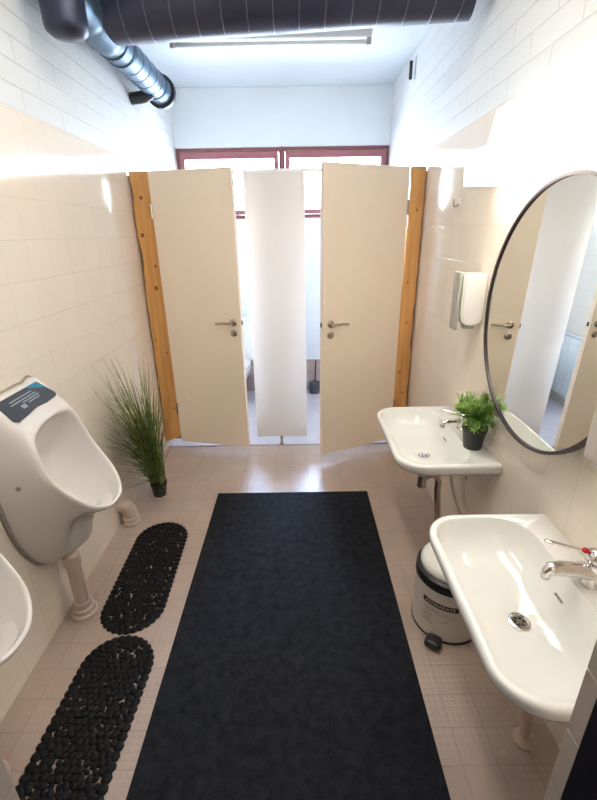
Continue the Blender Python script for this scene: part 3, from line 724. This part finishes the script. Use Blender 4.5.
# ------------------------------------------------------------------ ventilation
def seams(b, p0, p1, r, pitch, w=.0045):
    p0, p1 = Vector(p0), Vector(p1); ax = (p1 - p0); Ln = ax.length; ax.normalize()
    s = ax.cross(Vector((0, 0, 1))).normalized(); u = s.cross(ax); n = int(Ln / pitch * 28); P = []
    for i in range(n + 1):
        f = i / n; q = 2 * PI * f * Ln / pitch; P.append(p0 + ax * (Ln * f) + (s * math.cos(q) + u * math.sin(q)) * r)
    tube(b, P, w, 6); return b
t = thing('ventilation_duct', 'thick dark spiral duct crossing the room under the ceiling, joined to a thin galvanised duct', 'duct', (XL, 2.6, 2.55))
def lp(p): return (p[0] - XL, p[1] - 2.6, p[2] - 2.55)
DA, DB = lp((-.86, 2.53, 2.635)), lp((.77, 2.33, 2.635))
b = bmesh.new(); tube(b, [DA, DB], .158, 56); mo = obj('main_duct', b, DUCT, t); sharp(mo)
b = bmesh.new(); seams(b, DA, DB, .158, .115, .0028); obj('seam', b, SEAM, mo, True)
SA, SB = lp((-.945, 2.10, 2.56)), lp((-.945, 3.58, 2.56))
b = bmesh.new(); tube(b, [SA, SB], .082, 44); so = obj('branch_duct', b, GALV, t); sharp(so)
b = bmesh.new(); seams(b, lp((-.945, 2.75, 2.56)), SB, .082, .12, .003); obj('seam', b, GALV, so, True)
for yy in (2.72, 2.83, 3.42):
    b = bmesh.new(); c = lp((-.945, yy, 2.56)); lathe(b, [(.083, 0), (.088, .004), (.088, .010), (.083, .014)], c, 'y', 44); obj('joint_ring', b, GALV, so)
b = bmesh.new(); c = lp((-.945, 3.56, 2.56)); lathe(b, [(.086, 0), (.104, .006), (.104, .045), (.02, .05)], c, 'y', 44); sharp(obj('end_cap', b, BLACKP, t))
b = bmesh.new(); tube(b, smoothpath([lp((-.95, 3.36, 2.50)), lp((-1.0, 3.36, 2.475)), lp((-1.087, 3.36, 2.465))]), .036, 24); sharp(obj('wall_branch', b, BLACKP, t))
b = bmesh.new(); c = lp((-.925, 2.17, 2.385)); lathe(b, [(.01, -.012), (.06, -.004), (.080, .012), (.085, .03), (.085, .13), (.078, .135), (.078, .36)], c, 'z', 40); sharp(obj('drop_duct', b, DUCT, t))
b = bmesh.new(); tube(b, smoothpath([lp((-.945, 2.12, 2.56)), lp((-.945, 2.35, 2.57)), lp((-.94, 2.5, 2.565)), lp((-.945, 2.68, 2.56))], 4), [.086, .094, .088, .096, .09, .098, .092, .088, .094, .086, .096, .09, .084], 36); obj('flexible_sleeve', b, GALV, t, True)

t = thing('ceiling_tube_light', 'slim unlit fluorescent tube fixture on the ceiling behind the dark duct', 'lamp', (-.15, 3.36, ZC))
b = nbox(-.645, .645, -.03, .03, -.032, -.001, bev=.003); obj('housing', b, WPLAS, t)
b = bmesh.new(); tube(b, [(-.61, 0, -.052), (.61, 0, -.052)], .013, 16); obj('tube', b, TUBEOFF, t, True)
for s in (-1, 1):
    b = nbox(s * .628 - .014, s * .628 + .014, -.018, .018, -.072, -.032, bev=.003); obj('lamp_holder', b, mat('lamp_holder_plastic', (.45, .40, .37), rough=.5), t)
t = thing('fill_ceiling_light', 'added unseen ceiling lamp that brightens the front of the washroom', 'lamp', (-.12, 1.25, ZC))  # unseen lamp, added to brighten the foreground
b = nbox(-.10, .10, -.62, .62, -.03, -.001, bev=.004); obj('housing', b, WPLAS, t)
b = nbox(-.085, .085, -.60, .60, -.07, -.031, bev=.012); obj('diffuser', b, LAMPC, t)

# ------------------------------------------------------------------ in the cubicles
t = thing('toilet', 'white toilet with cistern glimpsed through the gap beside the left door', 'toilet', (-.655, YB - .036, .012))
b = nbox(-.19, .19, -.165, -.0, .40, .80, bev=.02); sharp(obj('cistern', b, WHITE_CER, t))
b = nbox(-.195, .195, -.172, .0, .802, .83, bev=.008); obj('cistern_lid', b, WHITE_CER, t)
b = bmesh.new(); lathe(b, [(.02, 0), (.02, .008), (.001, .01)], (0, -.085, .83), n=16); obj('flush_button', b, CHROME, t)
b = bmesh.new(); LL = []
for z, cy, rx, ry in ((0, -.28, .11, .20), (.03, -.28, .105, .195), (.18, -.30, .10, .19), (.28, -.33, .145, .24), (.36, -.35, .178, .275), (.395, -.355, .185, .285), (.40, -.355, .180, .28), (.395, -.36, .14, .22), (.33, -.35, .11, .17), (.24, -.33, .05, .07)):
    LL.append([(rx * math.cos(2 * PI * k / 40), cy + ry * math.sin(2 * PI * k / 40), z) for k in range(40)])
loft(b, LL); obj('bowl', b, WHITE_CER, t, True)
b = bmesh.new(); LL = []
for f, z in ((.98, .402), (1.0, .408), (.99, .424), (.9, .430)):
    LL.append([(.183 * f * math.cos(2 * PI * k / 40), -.365 + .275 * f * math.sin(2 * PI * k / 40), z) for k in range(40)])
loft(b, LL); sharp(obj('seat_lid', b, WHITE_CER, t))

t = thing('toilet_brush', 'dark toilet brush in its holder on the floor of the right cubicle', 'brush', (.165, 4.30, .012))
b = bmesh.new(); lathe(b, [(.050, 0), (.052, .004), (.055, .12), (.050, .124), (.048, .12)], n=24); sharp(obj('holder', b, mat('brush_holder_plastic', (.10, .11, .13), rough=.4), t))
b = bmesh.new(); tube(b, [(.005, 0, .10), (.012, 0, .36)], .008, 12); obj('handle', b, BLACKP, t, True)

t = thing('radiator', 'white panel radiator on the left wall of the left cubicle, seen in the mirror', 'radiator', (XL, 3.95, .12))
b = nbox(.03, .045, -.33, .33, 0, .60, bev=.003); obj('back_plate', b, RAD, t)
b = bmesh.new()
for k in range(17):
    y = -.32 + .04 * k; box(b, .045, .075, y - .014, y + .014, .02, .58, bev=.008)
box(b, .046, .060, -.33, .33, .0, .60); sharp(obj('front_panel', b, RAD, t))
b = nbox(.028, .08, -.335, .335, .60, .612, bev=.003); obj('top_grille', b, RAD, t)
for y in (-.25, .25):
    obj('bracket', nbox(.001, .03, y - .012, y + .012, .15, .5), RAD, t)

# ------------------------------------------------------------------ light, camera
w = bpy.data.worlds.new('daylight'); sc.world = w; w.use_nodes = True
bg = w.node_tree.nodes['Background']; 
wn = w.node_tree; wt = wn.nodes.new('ShaderNodeTexCoord'); ws = wn.nodes.new('ShaderNodeSeparateXYZ'); wr = wn.nodes.new('ShaderNodeValToRGB')
wn.links.new(wt.outputs['Generated'], ws.inputs[0]); wm = wn.nodes.new('ShaderNodeMath'); wm.operation = 'MULTIPLY_ADD'; wm.inputs[1].default_value = .5; wm.inputs[2].default_value = .5
wn.links.new(ws.outputs[2], wm.inputs[0]); wn.links.new(wm.outputs[0], wr.inputs[0])
we = wr.color_ramp.elements; we[0].position = .49; we[0].color = (.05, .05, .05, 1); we[1].position = .91; we[1].color = (1, 1, 1, 1)
for pos, v in ((.52, .07), (.62, .14), (.78, .42)):
    q = we.new(pos); q.color = (v, v, v, 1)
wx = wn.nodes.new('ShaderNodeMath'); wx.operation = 'MULTIPLY'; wx.inputs[1].default_value = 205.0
wc = wn.nodes.new('ShaderNodeValToRGB'); wn.links.new(wm.outputs[0], wc.inputs[0]); wc.color_ramp.elements[0].position = .5; wc.color_ramp.elements[0].color = (.82, .91, 1, 1); wc.color_ramp.elements[1].position = .85; wc.color_ramp.elements[1].color = (.46, .64, 1, 1)
wn.links.new(wc.outputs[0], bg.inputs[0])
wn.links.new(wr.outputs[0], wx.inputs[0]); wn.links.new(wx.outputs[0], bg.inputs[1])
pl = bpy.data.lights.new('window_daylight', 'AREA'); pl.shape = 'RECTANGLE'; pl.size = 1.9; pl.size_y = .56; pl.cycles.is_portal = True
po = bpy.data.objects.new('window_daylight', pl); C.objects.link(po); po.location = (-.12, YB + .09, 2.05); po.rotation_euler = (-PI / 2, 0, 0)

cam = bpy.data.cameras.new('camera'); co = bpy.data.objects.new('camera', cam); C.objects.link(co); sc.camera = co
cam.sensor_fit = 'VERTICAL'; cam.sensor_height = 24; cam.lens = 24 * 425.1 / 800; cam.clip_start = .02
p, y, r = [math.radians(a) for a in (21.472, -.148, -.944)]
f = Vector((math.sin(y) * math.cos(p), math.cos(y) * math.cos(p), -math.sin(p)))
r0 = f.cross(Vector((0, 0, 1))).normalized(); u0 = r0.cross(f)
rr = r0 * math.cos(r) + u0 * math.sin(r); uu = -r0 * math.sin(r) + u0 * math.cos(r)
Mx = Matrix((rr, uu, -f)).transposed().to_4x4(); Mx.translation = (0, 0, 1.62); co.matrix_world = Mx

sc.view_settings.view_transform = 'Standard'; sc.view_settings.look = 'None'; sc.view_settings.exposure = 1.27; sc.view_settings.gamma = 1.; sc.view_settings.use_curve_mapping = False
sc.cycles.max_bounces = 10; sc.cycles.diffuse_bounces = 6; sc.cycles.glossy_bounces = 5
sc.cycles.sample_clamp_indirect = 6.; sc.cycles.use_denoising = True
